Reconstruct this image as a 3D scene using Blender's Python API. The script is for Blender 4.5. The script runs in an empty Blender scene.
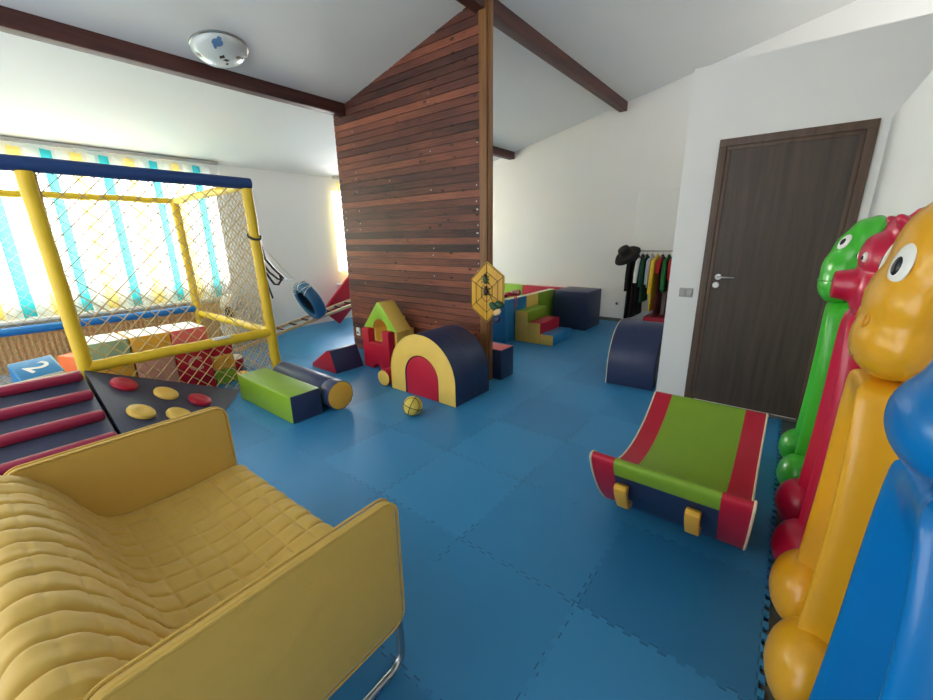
import bpy, bmesh, math, random
from mathutils import Vector, Matrix, Euler
from mathutils.bvhtree import BVHTree
random.seed(4)
R = math.radians; PI = math.pi; sin = math.sin; cos = math.cos
scene = bpy.context.scene
COL = scene.collection

# ------------------------------------------------------------------ materials
def lin(c):
    def f(v):
        v /= 255.0
        return v / 12.92 if v <= 0.04045 else ((v + 0.055) / 1.055) ** 2.4
    return (f(c[0]), f(c[1]), f(c[2]), 1.0)
class NT:
    def __init__(s, name):
        s.m = bpy.data.materials.new(name); s.m.use_nodes = True
        s.t = s.m.node_tree; s.b = s.t.nodes['Principled BSDF']
    def n(s, typ, **kw):
        nd = s.t.nodes.new(typ)
        for k, v in kw.items(): setattr(nd, k, v)
        return nd
    def l(s, a, b): s.t.links.new(a, b)
    def math(s, op, a, b=None):
        nd = s.n('ShaderNodeMath', operation=op)
        for i, v in enumerate((a, b)):
            if v is None: continue
            if hasattr(v, 'is_output'): s.l(v, nd.inputs[i])
            else: nd.inputs[i].default_value = v
        return nd.outputs[0]
    def mix(s, fac, a, b, blend='MIX'):
        nd = s.n('ShaderNodeMix', data_type='RGBA', blend_type=blend)
        for i, v in ((0, fac), (6, a), (7, b)):
            if hasattr(v, 'is_output'): s.l(v, nd.inputs[i])
            else: nd.inputs[i].default_value = v
        return nd.outputs[2]
    def obj(s, scale=(1, 1, 1)):
        tc = s.n('ShaderNodeTexCoord'); mp = s.n('ShaderNodeMapping'); mp.inputs['Scale'].default_value = scale
        s.l(tc.outputs['Object'], mp.inputs['Vector']); return mp.outputs[0]
    def noise(s, vec, scale, detail=3.0, rough=0.5):
        nd = s.n('ShaderNodeTexNoise'); nd.inputs['Scale'].default_value = scale
        nd.inputs['Detail'].default_value = detail; nd.inputs['Roughness'].default_value = rough
        s.l(vec, nd.inputs['Vector']); return nd.outputs[0]
    def bump(s, h, strength, dist=0.01):
        nd = s.n('ShaderNodeBump'); nd.inputs['Strength'].default_value = strength; nd.inputs['Distance'].default_value = dist
        s.l(h, nd.inputs['Height']); s.l(nd.outputs[0], s.b.inputs['Normal'])
    def base(s, c):
        if hasattr(c, 'is_output'): s.l(c, s.b.inputs['Base Color'])
        else: s.b.inputs['Base Color'].default_value = c

def mat(name, c, rough=0.5, metal=0.0, var=0.08, vscale=9.0, bump=0.0, bscale=60.0, coat=0.0, spec=0.5, sheen=0.0):
    n = NT(name); v = n.obj()
    L = lin(c); f = n.noise(v, vscale)
    n.base(n.mix(f, (L[0]*(1-var), L[1]*(1-var), L[2]*(1-var), 1), (min(1, L[0]*(1+var)), min(1, L[1]*(1+var)), min(1, L[2]*(1+var)), 1)))
    n.b.inputs['Roughness'].default_value = rough; n.b.inputs['Metallic'].default_value = metal
    n.b.inputs['Coat Weight'].default_value = coat; n.b.inputs['Specular IOR Level'].default_value = spec
    n.b.inputs['Sheen Weight'].default_value = sheen
    if bump: n.bump(n.noise(v, bscale, 4), bump, 0.004)
    return n.m

def vinyl(name, c, rough=0.42): return mat(name, c, rough, bump=0.25, bscale=26, var=0.06, spec=0.4)
M = {}
M['wall'] = mat('white_wall', (240, 238, 234), 0.85, var=0.02, vscale=3, bump=0.15, bscale=120)
M['ceil'] = mat('white_ceiling', (222, 222, 219), 0.9, var=0.02, vscale=2, bump=0.08, bscale=80)
M['under'] = mat('dark_floor', (92, 98, 92), 0.7, var=0.15, vscale=6)
M['navy'] = vinyl('navy_vinyl', (42, 54, 88)); M['slate'] = vinyl('slate_vinyl', (62, 68, 90), 0.5)
M['yel'] = vinyl('yellow_vinyl', (226, 172, 62)); M['lyel'] = vinyl('light_yellow_vinyl', (236, 198, 96))
M['red'] = vinyl('red_vinyl', (186, 24, 52)); M['mar'] = vinyl('maroon_vinyl', (146, 36, 66))
M['grn'] = vinyl('green_vinyl', (126, 164, 42)); M['lime'] = vinyl('lime_vinyl', (150, 196, 62))
M['blu'] = vinyl('blue_vinyl', (36, 122, 176)); M['pink'] = vinyl('pink_vinyl', (214, 160, 150)); M['coral'] = vinyl('coral_vinyl', (222, 106, 106))
M['sage'] = vinyl('sage_vinyl', (150, 176, 150)); M['org'] = vinyl('orange_vinyl', (236, 112, 58)); M['whv'] = vinyl('white_vinyl', (235, 232, 225))
M['cream'] = mat('cream_piping', (226, 214, 186), 0.6); M['swgrey'] = mat('grey_switch', (176, 174, 170), 0.4)
M['tubeyel'] = mat('yellow_foam_tube', (226, 190, 38), 0.45, bump=0.3, bscale=40, var=0.12)
M['tubeblu'] = mat('blue_foam_tube', (24, 62, 118), 0.5, bump=0.3, bscale=40, var=0.1)
M['railblu'] = mat('bright_blue_foam_tube', (30, 118, 190), 0.45, bump=0.2, bscale=40)
M['net'] = mat('cream_net_twine', (190, 164, 114), 0.8)
M['steel'] = mat('brushed_steel', (190, 190, 188), 0.32, metal=1.0, var=0.03)
M['white'] = mat('white_paint', (236, 236, 232), 0.45, var=0.02)
M['black'] = mat('black_plastic', (16, 16, 18), 0.4); M['blackcloth'] = mat('black_cloth', (20, 19, 22), 0.9, bump=0.4, bscale=40)
M['rope'] = mat('white_rope', (216, 216, 206), 0.85)
M['eye'] = mat('eye_white', (240, 238, 230), 0.25, var=0.02); M['pupil'] = mat('pupil_black', (38, 40, 44), 0.2)
M['sofa'] = mat('yellow_cotton', (208, 172, 80), 0.75, var=0.06, vscale=14, bump=0.3, bscale=34, sheen=0.15)
M['ball'] = mat('yellow_rubber', (216, 192, 84), 0.5, bump=0.3, bscale=200)
M['tyre'] = mat('blue_painted_tyre', (38, 92, 132), 0.55, bump=0.4, bscale=30)
M['beigewood'] = mat('pale_wood', (214, 178, 136), 0.55, var=0.15, vscale=18)
def plastic(name, c): return mat(name, c, 0.3, var=0.04, vscale=5, bump=0.06, bscale=140, coat=0.25)
M['pgreen'] = plastic('green_plastic', (66, 186, 46)); M['pred'] = plastic('red_plastic', (196, 22, 62))
M['porange'] = plastic('orange_plastic', (232, 168, 30)); M['pblue'] = plastic('blue_plastic', (0, 112, 182))

def wood(name, dark, light, axis, rough=0.5, scale=14):
    n = NT(name); sc = [scale]*3; sc[axis] = scale*0.06
    v = n.obj(tuple(sc)); f = n.noise(v, 1.0, 6, 0.62); g = n.noise(v, 4.0, 3)
    r = n.n('ShaderNodeValToRGB'); n.l(f, r.inputs[0])
    r.color_ramp.elements[0].position = 0.32; r.color_ramp.elements[0].color = lin(dark)
    r.color_ramp.elements[1].position = 0.7; r.color_ramp.elements[1].color = lin(light)
    n.base(r.outputs[0]); n.b.inputs['Roughness'].default_value = rough; n.bump(g, 0.15, 0.003)
    return n.m
M['door'] = wood('door_veneer', (62, 50, 43), (86, 71, 60), 2, 0.5, 22)
M['frame'] = wood('door_frame_veneer', (78, 60, 48), (104, 82, 66), 2, 0.5, 22)
M['beam'] = wood('beam_wood', (46, 20, 17), (92, 46, 37), 0, 0.6, 16)
M['post'] = wood('post_wood', (104, 66, 34), (156, 108, 62), 2, 0.5, 16)
M['ply'] = wood('yellow_ply', (206, 150, 40), (232, 184, 66), 2, 0.5, 10)

def plank_mat():
    n = NT('stained_planks')
    geo = n.n('ShaderNodeNewGeometry'); sx = n.n('ShaderNodeSeparateXYZ'); n.l(geo.outputs['Position'], sx.inputs[0])
    idx = n.math('FLOOR', n.math('DIVIDE', sx.outputs[2], PLANK))
    wn = n.n('ShaderNodeTexWhiteNoise', noise_dimensions='1D'); n.l(idx, wn.inputs['W'])
    cb = n.n('ShaderNodeCombineXYZ'); n.l(n.math('MULTIPLY', sx.outputs[1], 1.4), cb.inputs[1])
    n.l(n.math('ADD', n.math('MULTIPLY', sx.outputs[2], 30.0), n.math('MULTIPLY', wn.outputs[0], 60)), cb.inputs[2])
    g = n.noise(cb.outputs[0], 2.6, 8, 0.72)
    # broad light / dark staining along each board
    cb2 = n.n('ShaderNodeCombineXYZ'); n.l(n.math('MULTIPLY', sx.outputs[1], 0.7), cb2.inputs[1]); n.l(n.math('MULTIPLY', idx, 3.7), cb2.inputs[2])
    g2 = n.noise(cb2.outputs[0], 1.0, 2)
    t = n.math('ADD', n.math('ADD', n.math('MULTIPLY', wn.outputs[0], 0.55), n.math('SUBTRACT', n.math('MULTIPLY', g, 1.1), 0.25)), n.math('MULTIPLY', n.math('SUBTRACT', g2, 0.5), 0.9))
    r = n.n('ShaderNodeValToRGB'); n.l(t, r.inputs[0]); e = r.color_ramp.elements
    e[0].position = 0.2; e[0].color = lin((56, 34, 32)); e[1].position = 1.0; e[1].color = lin((160, 96, 72))
    k = e.new(0.5); k.color = lin((98, 56, 46)); k = e.new(0.74); k.color = lin((130, 74, 56))
    # knots
    vo = n.n('ShaderNodeTexVoronoi'); cb3 = n.n('ShaderNodeCombineXYZ')
    n.l(n.math('MULTIPLY', sx.outputs[1], 5.5), cb3.inputs[1]); n.l(n.math('MULTIPLY', sx.outputs[2], 9.5), cb3.inputs[2]); n.l(cb3.outputs[0], vo.inputs['Vector'])
    vo.inputs['Scale'].default_value = 1.0
    kn = n.n('ShaderNodeMapRange'); n.l(vo.outputs['Distance'], kn.inputs[0]); kn.inputs[1].default_value = 0.08; kn.inputs[2].default_value = 0.17
    kn.inputs[3].default_value = 1.0; kn.inputs[4].default_value = 0.0
    n.base(n.mix(kn.outputs[0], r.outputs[0], lin((46, 24, 20)))); n.b.inputs['Roughness'].default_value = 0.5; n.b.inputs['Specular IOR Level'].default_value = 0.35
    n.bump(g, 0.2, 0.004); return n.m
PLANK = 0.075
M['plank'] = plank_mat()

def mat_floor():
    n = NT('blue_eva_mats')
    geo = n.n('ShaderNodeNewGeometry'); sx = n.n('ShaderNodeSeparateXYZ'); n.l(geo.outputs['Position'], sx.inputs[0])
    X, Y = sx.outputs[0], sx.outputs[1]; P = 0.63; A = 0.0085; W = 2*PI/0.063
    sq = lambda q: n.math('SIGN', n.math('SINE', n.math('MULTIPLY', q, W)))
    xx = n.math('DIVIDE', n.math('ADD', n.math('SUBTRACT', X, 0.06), n.math('MULTIPLY', sq(Y), A)), P)
    yy = n.math('DIVIDE', n.math('ADD', n.math('ADD', Y, 0.15), n.math('MULTIPLY', sq(X), A)), P)
    cb = n.n('ShaderNodeCombineXYZ'); n.l(n.math('FLOOR', xx), cb.inputs[0]); n.l(n.math('FLOOR', yy), cb.inputs[1])
    wn = n.n('ShaderNodeTexWhiteNoise', noise_dimensions='2D'); n.l(cb.outputs[0], wn.inputs['Vector'])
    def edge(q):
        fr = n.math('FRACT', q); d = n.math('MINIMUM', fr, n.math('SUBTRACT', 1.0, fr))
        return d
    d = n.math('MINIMUM', edge(xx), edge(yy))
    ln = n.math('LESS_THAN', d, 0.0042)
    nz = n.noise(geo.outputs['Position'], 2.4, 4, 0.6)
    lnf = n.math('MULTIPLY', ln, n.math('MULTIPLY', n.math('GREATER_THAN', nz, 0.5), 0.6))
    c = n.mix(wn.outputs[0], lin((34, 116, 170)), lin((52, 140, 194)))
    c = n.mix(n.math('MULTIPLY', n.noise(geo.outputs['Position'], 7, 4), 0.25), c, lin((70, 146, 192)))
    n.base(n.mix(lnf, c, lin((10, 44, 76)))); n.b.inputs['Roughness'].default_value = 0.5
    n.bump(n.noise(geo.outputs['Position'], 400, 2), 0.12, 0.002); return n.m
M['mats'] = mat_floor()

def vane_mat(name, c):
    n = NT(name); o = [x for x in n.t.nodes if x.type == 'OUTPUT_MATERIAL'][0]
    tr = n.n('ShaderNodeBsdfTranslucent'); df = n.n('ShaderNodeBsdfDiffuse'); mx = n.n('ShaderNodeMixShader'); mx.inputs[0].default_value = 0.55
    f = n.noise(n.obj((1, 1, 0.3)), 60, 3); L = lin(c); col = n.mix(f, (L[0]*.93, L[1]*.93, L[2]*.93, 1), L)
    n.l(col, tr.inputs[0]); n.l(col, df.inputs[0]); n.l(df.outputs[0], mx.inputs[1]); n.l(tr.outputs[0], mx.inputs[2]); n.l(mx.outputs[0], o.inputs[0])
    return n.m
M['vw'] = vane_mat('white_vane', (240, 240, 236)); M['vy'] = vane_mat('yellow_vane', (250, 230, 140)); M['vt'] = vane_mat('turquoise_vane', (70, 196, 206))
def glass_mat():
    n = NT('window_glass'); o = [x for x in n.t.nodes if x.type == 'OUTPUT_MATERIAL'][0]
    tr = n.n('ShaderNodeBsdfTransparent'); gl = n.n('ShaderNodeBsdfGlossy'); gl.inputs['Roughness'].default_value = 0.02
    mx = n.n('ShaderNodeMixShader'); mx.inputs[0].default_value = 0.06; n.l(tr.outputs[0], mx.inputs[1]); n.l(gl.outputs[0], mx.inputs[2]); n.l(mx.outputs[0], o.inputs[0])
    return n.m
M['glass'] = glass_mat()
M['lampglass'] = mat('frosted_glass', (206, 212, 208), 0.28, var=0.05, coat=0.5)
M['radiator'] = mat('beige_enamel', (226, 180, 124), 0.5, var=0.03)

# ------------------------------------------------------------------ mesh helpers
def NB(): return bmesh.new()
def faces_mi(fs, mi):
    for f in fs: f.material_index = mi
def box(bm, x0, x1, y0, y1, z0, z1, mi=0, sides=None):
    """sides: dict of '-x','+x','-y','+y','-z','+z' -> material index"""
    v = [bm.verts.new(p) for p in ((x0,y0,z0),(x1,y0,z0),(x1,y1,z0),(x0,y1,z0),(x0,y0,z1),(x1,y0,z1),(x1,y1,z1),(x0,y1,z1))]
    for k, q in (('-z',(0,3,2,1)),('+z',(4,5,6,7)),('-y',(0,1,5,4)),('+x',(1,2,6,5)),('+y',(2,3,7,6)),('-x',(3,0,4,7))):
        f = bm.faces.new([v[i] for i in q]); f.material_index = (sides or {}).get(k, mi)
def prism(bm, pts, axis, a0, a1, mi=0, cap=None, side=None):
    """pts: 2D outline; axis 0: (y,z) along x; 1: (x,z) along y; 2: (x,y) along z. side: list of material per edge"""
    def P(p, a): return ((a, p[0], p[1]), (p[0], a, p[1]), (p[0], p[1], a))[axis]
    A = [bm.verts.new(P(p, a0)) for p in pts]; B = [bm.verts.new(P(p, a1)) for p in pts]; n = len(pts)
    fs = [bm.faces.new(A), bm.faces.new(B[::-1])]
    faces_mi(fs, mi if cap is None else cap)
    for i in range(n):
        f = bm.faces.new((A[i], B[i], B[(i+1) % n], A[(i+1) % n])); f.material_index = side[i] if side else mi
def frame_of(d):
    d = Vector(d).normalized(); u = d.cross(Vector((0, 0, 1)))
    if u.length < 1e-3: u = d.cross(Vector((0, 1, 0)))
    u.normalize(); return u, d.cross(u).normalized()
def tube(bm, pts, r, n=10, mi=0, closed=False, caps=True):
    pts = [Vector(p) for p in pts]; N = len(pts); rr = r if isinstance(r, (list, tuple)) else [r]*N
    rings = []; pu = None
    for i, p in enumerate(pts):
        if closed: d = pts[(i+1) % N] - pts[i-1]
        else: d = pts[min(i+1, N-1)] - pts[max(i-1, 0)]
        d.normalize()
        if pu is None: u, w = frame_of(d)
        else:
            u = pu - d*pu.dot(d)
            u = u.normalized() if u.length > 1e-4 else frame_of(d)[0]
            w = d.cross(u)
        pu = u
        rings.append([bm.verts.new(p + (u*cos(2*PI*k/n) + w*sin(2*PI*k/n))*rr[i]) for k in range(n)])
    for i in range(N if closed else N-1):
        a, b = rings[i], rings[(i+1) % N]
        for k in range(n):
            f = bm.faces.new((a[k], a[(k+1) % n], b[(k+1) % n], b[k])); f.material_index = mi
    if caps and not closed:
        faces_mi([bm.faces.new(rings[0][::-1]), bm.faces.new(rings[-1])], mi)
def ell(bm, c, r, mi=0, nu=20, nv=12, rot=None):
    m = Matrix.Translation(c) @ (rot.to_matrix().to_4x4() if rot else Matrix()) @ Matrix.Diagonal((r[0], r[1], r[2], 1))
    g = bmesh.ops.create_uvsphere(bm, u_segments=nu, v_segments=nv, radius=1.0, matrix=m)
    for v in g['verts']:
        for f in v.link_faces: f.material_index = mi
def lathe(bm, prof, n=32, mi=0, mtx=None, closed=False):
    """prof: (r,z) list revolved about z"""
    mtx = mtx or Matrix(); rings = []
    for r, z in prof:
        if r < 1e-6: rings.append([bm.verts.new(mtx @ Vector((0, 0, z)))])
        else: rings.append([bm.verts.new(mtx @ Vector((r*cos(2*PI*k/n), r*sin(2*PI*k/n), z))) for k in range(n)])
    L = len(rings)
    for i in range(L if closed else L-1):
        a, b = rings[i], rings[(i+1) % L]
        for k in range(n):
            k2 = (k+1) % n
            q = [a[0], b[k2], b[k]] if len(a) == 1 else ([a[k], a[k2], b[0]] if len(b) == 1 else [a[k], a[k2], b[k2], b[k]])
            f = bm.faces.new(q); f.material_index = mi
def bevel(bm, off, seg=3, ang=30):
    bmesh.ops.recalc_face_normals(bm, faces=bm.faces)
    es = [e for e in bm.edges if len(e.link_faces) == 2 and e.calc_face_angle(0) > R(ang)]
    if es: bmesh.ops.bevel(bm, geom=es, offset=off, segments=seg, profile=0.5, affect='EDGES', clamp_overlap=True, material=-1)
def obj(name, bm, mats, parent=None, bev=0, sharp=40, loc=None, rz=0.0, seg=3, rot=None):
    if bev: bevel(bm, bev, seg)
    bmesh.ops.recalc_face_normals(bm, faces=bm.faces)
    me = bpy.data.meshes.new(name); bm.to_mesh(me); bm.free()
    for m in (mats if isinstance(mats, (list, tuple)) else [mats]): me.materials.append(M[m] if isinstance(m, str) else m)
    me.polygons.foreach_set('use_smooth', [True]*len(me.polygons)); me.set_sharp_from_angle(angle=R(sharp))
    o = bpy.data.objects.new(name, me); COL.objects.link(o)
    if parent: o.parent = parent
    if loc: o.location = loc
    o.rotation_euler = rot if rot else (0, 0, rz)
    return o
def tag(o, label, cat, group=None, kind=None):
    o['label'] = label; o['category'] = cat
    if group: o['group'] = group
    if kind: o['kind'] = kind
    return o
def thing(name, label, cat, loc=(0, 0, 0), rz=0.0, group=None, rot=None):
    o = bpy.data.objects.new(name, None); COL.objects.link(o); o.location = loc; o.rotation_euler = rot if rot else (0, 0, rz)
    o.empty_display_size = 0.1
    return tag(o, label, cat, group)
def struct(name, bm, mats, label=None, cat=None, parent=None, bev=0):
    o = obj(name, bm, mats, parent, bev)
    if not parent:
        o['kind'] = 'structure'; o['label'] = label; o['category'] = cat
    return o
def remesh(o, vox, sm=8):
    m = o.modifiers.new('remesh', 'REMESH'); m.mode = 'VOXEL'; m.voxel_size = vox; m.use_smooth_shade = True
    s = o.modifiers.new('smooth', 'SMOOTH'); s.iterations = sm; s.factor = 0.5
def text_part(name, ch, size, depth, mtx, m, parent):
    cu = bpy.data.curves.new(name, 'FONT'); cu.body = ch; cu.size = size; cu.extrude = depth; cu.align_x = 'CENTER'; cu.align_y = 'CENTER'; cu.offset = size*0.012
    t = bpy.data.objects.new(name, cu); me = bpy.data.meshes.new_from_object(t); bpy.data.objects.remove(t)
    me.transform(mtx); me.materials.clear(); me.materials.append(M[m])
    o = bpy.data.objects.new(name, me); COL.objects.link(o); o.parent = parent; return o
def arc(cx, cy, r, a0, a1, n): return [(cx + r*cos(a0+(a1-a0)*i/n), cy + r*sin(a0+(a1-a0)*i/n)) for i in range(n+1)]

# ------------------------------------------------------------------ room shell
def CZ(y): return 4.04 - 0.221*y          # sloping ceiling
XB = 7.2; YW = 6.68; XD = 4.05; YR = -0.39; X0 = -2.2; YS = -2.6
b = NB(); box(b, X0, XB+.15, YS, YW+.3, -0.2, -0.014); struct('floor', b, 'under', 'dark floor below the blue play mats', 'floor')
b = NB()
outline = [(X0, YW-.005), (X0, -0.165)]
x = X0; T = 0.0315
while x + 2*T < XD-.03:                       # interlocking teeth along the open right edge of the mats
    outline += [(x, -0.165), (x, -0.147), (x+T, -0.147), (x+T, -0.165)]; x += 2*T
outline += [(XD-.02, -0.165), (XD-.02, 0.835), (XB-.005, 0.835), (XB-.005, YW-.005)]
clean = [outline[0]]
for p in outline[1:]:
    if (Vector(p)-Vector(clean[-1])).length > 1e-5: clean.append(p)
prism(b, clean, 2, -0.0135, 0.0); bmesh.ops.triangulate(b, faces=[f for f in b.faces if len(f.verts) > 4])
struct('floor_mats', b, 'mats', 'blue interlocking foam mats covering the playroom floor', 'floor mats')
b = NB(); prism(b, [(YW+.3, CZ(YW+.3)), (YW+.3, CZ(YW+.3)+.1), (YS, CZ(YS)+.1), (YS, CZ(YS))], 0, X0, XB+.15); struct('ceiling', b, 'ceil', 'white sloping attic ceiling', 'ceiling')
b = NB(); prism(b, [(YS, -.014), (YW+.2, -.014), (YW+.2, CZ(YW+.2)), (YS, CZ(YS))], 0, XB, XB+.15); struct('wall_back', b, 'wall', 'white gable wall at the far end behind clothes rack', 'wall')
# window wall with two openings
W1 = (-1.6, 2.62, 0.92, 2.33); W2 = (4.56, 6.4, 0.92, 2.33)
b = NB(); y0, y1 = YW, YW+.2
box(b, X0, XB, y0, y1, -.014, .92); prism(b, [(y0, 2.33), (y1, 2.33), (y1, CZ(y1)), (y0, CZ(y0))], 0, X0, XB)
for xa, xb in ((X0, W1[0]), (W1[1], W2[0]), (W2[1], XB)): box(b, xa, xb, y0, y1, .92, 2.33)
struct('wall_window', b, 'wall', 'white low eaves wall holding the windows', 'wall')
for i, W in enumerate((W1, W2)):
    b = NB(); xs = [W[0]+k*(W[1]-W[0])/(3 if i == 0 else 2) for k in range((3 if i == 0 else 2)+1)]
    for xx in xs:
        xx = min(max(xx, W[0]+.03), W[1]-.03); box(b, xx-.03, xx+.03, YW+.1, YW+.16, W[2], W[3])
    box(b, W[0], W[1], YW+.1, YW+.16, W[2], W[2]+.06); box(b, W[0], W[1], YW+.1, YW+.16, W[3]-.06, W[3])
    wo = struct('window_%d' % (i+1), b, 'white', ('wide white framed window behind striped blinds on the left', 'white framed window mostly hidden behind the wooden partition')[i], 'window')
    b = NB(); box(b, W[0]+.02, W[1]-.02, YW+.125, YW+.13, W[2]+.02, W[3]-.02); struct('pane', b, 'glass', parent=wo)
    b = NB(); box(b, W[0]-.08, W[1]+.08, YW-.14, YW-.001, .66, .695); struct('window_sill', b, 'white', parent=wo, bev=.006)
# closet block with the brown door, low right wall
b = NB(); box(b, XD, XB-.001, YS, .83, -.014, 2.77); struct('wall_closet', b, 'wall', 'white boxed-in closet block holding the brown door', 'wall')
b = NB(); box(b, X0, XD-.001, YR-.16, YR, -.014, 2.215); struct('wall_right', b, 'wall', 'white low wall behind the plastic animals', 'wall')
b = NB(); box(b, X0, XD-.002, YS-.1, YS, -.014, CZ(YS)); struct('wall_side', b, 'wall', 'white wall rising behind the low right wall', 'wall')
b = NB(); box(b, X0-.1, X0, YS-.1, 1.0, -.014, 4.6); struct('wall_light_blocker', b, 'wall', 'unseen white wall added behind the viewer to cut light on the closet side', 'wall')  # unseen wall added behind the camera to darken the animals and near floor
# wooden partition
b = NB(); PX0, PX1, PY0, PY1 = 3.345, 3.40, 2.45, 4.70
prism(b, [(PY0, 0), (PY1, 0), (PY1, CZ(PY1)-.001), (PY0, CZ(PY0)-.001)], 0, PX0+.012, PX1-.012, 1)
z = 0.0
while z < CZ(PY0):
    za, zb = z+.0035, z+PLANK-.0035
    def ylim(zz): return min(PY1, (4.04-.003-zz)/.221)
    for (xa, xb) in ((PX0, PX0+.0118), (PX1-.0118, PX1)):
        if ylim(za) > PY0+.02:
            yt = max(ylim(zb), PY0+.01); ya = ylim(za)
            prism(b, [(PY0, za), (ya, za), (yt, min(zb, 4.037-.221*yt)), (PY0, min(zb, CZ(PY0)-.004))], 0, xa, xb, 0)
    z += PLANK
part = struct('wall_partition', b, ['plank', 'black'], 'dark stained horizontal plank partition in the middle of the room', 'wooden partition')
b = NB(); box(b, PX0-.02, PX1+.012, 2.365, 2.45, 0, CZ(2.45)-.004); box(b, PX0+.0, PX1+.006, 2.345, 2.365, 0, CZ(2.45)-.004); struct('post', b, 'post', parent=part, bev=.004)
b = NB()
for k in range(46):
    zz = (random.randint(3, 39)+.5)*PLANK; yy = random.choice((2.49, 2.49, 3.1, 3.75, 4.35, 4.62)) + random.uniform(-.01, .01)
    if zz < CZ(yy)-.08: lathe(b, [(0, .002), (.006, .0015), (.007, 0)], 8, 0, Matrix.Translation((PX0, yy, zz)) @ Matrix.Rotation(-PI/2, 4, 'Y'))
struct('screw_heads', b, 'steel', parent=part)
# ceiling beams
for i, (ya, yb, zb, lab) in enumerate(((4.45, 4.57, 2.93, 'lower dark brown ceiling beam on the window side'), (2.38, 2.50, 3.385, 'upper dark brown ceiling beam above the partition post'))):
    b = NB(); prism(b, [(ya, zb), (yb, zb), (yb, CZ(yb)+.004), (ya, CZ(ya)+.004)], 0, X0, XB-.002)
    o = struct('trim_%d' % (i+1), b, 'beam', lab, 'ceiling beam', bev=.006)
b = NB(); box(b, XB-.012, XB-.001, .84, 3.0, 0, .06); struct('baseboard_back', b, 'under', 'dark baseboard strip at the foot of the far wall', 'baseboard')
# brown door
b = NB(); fy0, fy1, fz = -.337, .578, 2.216; jw = .085
box(b, XD-.022, XD-.001, fy0, fy0+jw-.03, 0, fz-jw+.03); box(b, XD-.022, XD-.001, fy1-jw+.03, fy1, 0, fz-jw+.03); box(b, XD-.022, XD-.001, fy0, fy1, fz-jw+.03, fz)
for ya, yb, za, zb in ((fy0+jw-.03, fy0+jw, 0, fz-jw), (fy1-jw, fy1-jw+.03, 0, fz-jw), (fy0+jw-.03, fy1-jw+.03, fz-jw, fz-jw+.03)): box(b, XD-.012, XD-.001, ya, yb, za, zb)
d1 = struct('door_1', b, 'frame', 'dark brown wooden door with steel lever handle', 'door', bev=.003)
b = NB(); box(b, XD-.006, XD-.0005, fy0+jw, fy1-jw, .012, fz-jw); struct('door_leaf', b, 'door', parent=d1)
b = NB(); MX = Matrix.Rotation(-PI/2, 4, 'Y')
lathe(b, [(0, 0), (.026, 0), (.026, .006), (.022, .01), (.009, .01), (.009, .045), (0, .045)], 20, 0, Matrix.Translation((XD-.006, .45, 1.14)) @ MX)
tube(b, [(XD-.048, .458, 1.14), (XD-.05, .425, 1.14), (XD-.05, .345, 1.14), (XD-.044, .33, 1.14)], .008, 10); struct('door_handle', b, 'steel', parent=d1)
b = NB(); lathe(b, [(0, 0), (.026, 0), (.026, .006), (.023, .009), (.008, .009), (.008, .004), (0, .004)], 20, 0, Matrix.Translation((XD-.006, .46, 1.07)) @ MX); struct('keyhole_rosette', b, 'steel', parent=d1)
b = NB(); box(b, XD-.06, XD-.008, fy0, fy1, -.004, .006); struct('threshold', b, 'steel', parent=d1)
# flush white door behind the rack
b = NB(); box(b, XB-.03, XB-.001, 1.19, 2.085, .061, 2.17); struct('door_2', b, 'white', 'flush white door in the far wall behind the clothes rack', 'door', bev=.004)
# ------------------------------------------------------------------ sockets and switch
t = thing('light_switch', 'grey double light switch on closet wall left of brown door', 'light switch', (XD, .68, .99))
b = NB(); box(b, -.01, -.0005, -.055, .055, -.04, .04); obj('switch_plate', b, 'swgrey', t, .004)
for s in (-1, 1):
    b = NB(); box(b, -.016, -.0105, -.024+s*.025, .024+s*.025 - .0, -.03, .03); obj('rocker_key', b, 'swgrey', t, .003)
t = thing('wall_outlet', 'small white power socket low on far wall left of clothes rack', 'power socket', (XB-.001, 2.28, .32))
b = NB(); box(b, -.01, -.0005, -.04, .04, -.04, .04); obj('socket_plate', b, 'white', t, .004)
b = NB(); lathe(b, [(0, 0), (.02, 0), (.022, .003)], 20, 0, Matrix.Translation((-.0105, 0, 0)) @ MX); obj('socket_well', b, 'slate', t)
t = thing('wall_outlet', 'small white power socket on wooden partition beside foam castle', 'power socket', (PX0, 4.57, .255))
b = NB(); box(b, -.022, -.0005, -.035, .035, -.055, .055); obj('socket_plate', b, 'whv', t, .005)
b = NB(); box(b, -.026, -.0225, -.015, .015, -.03, .0); obj('socket_well', b, 'slate', t)
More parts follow.
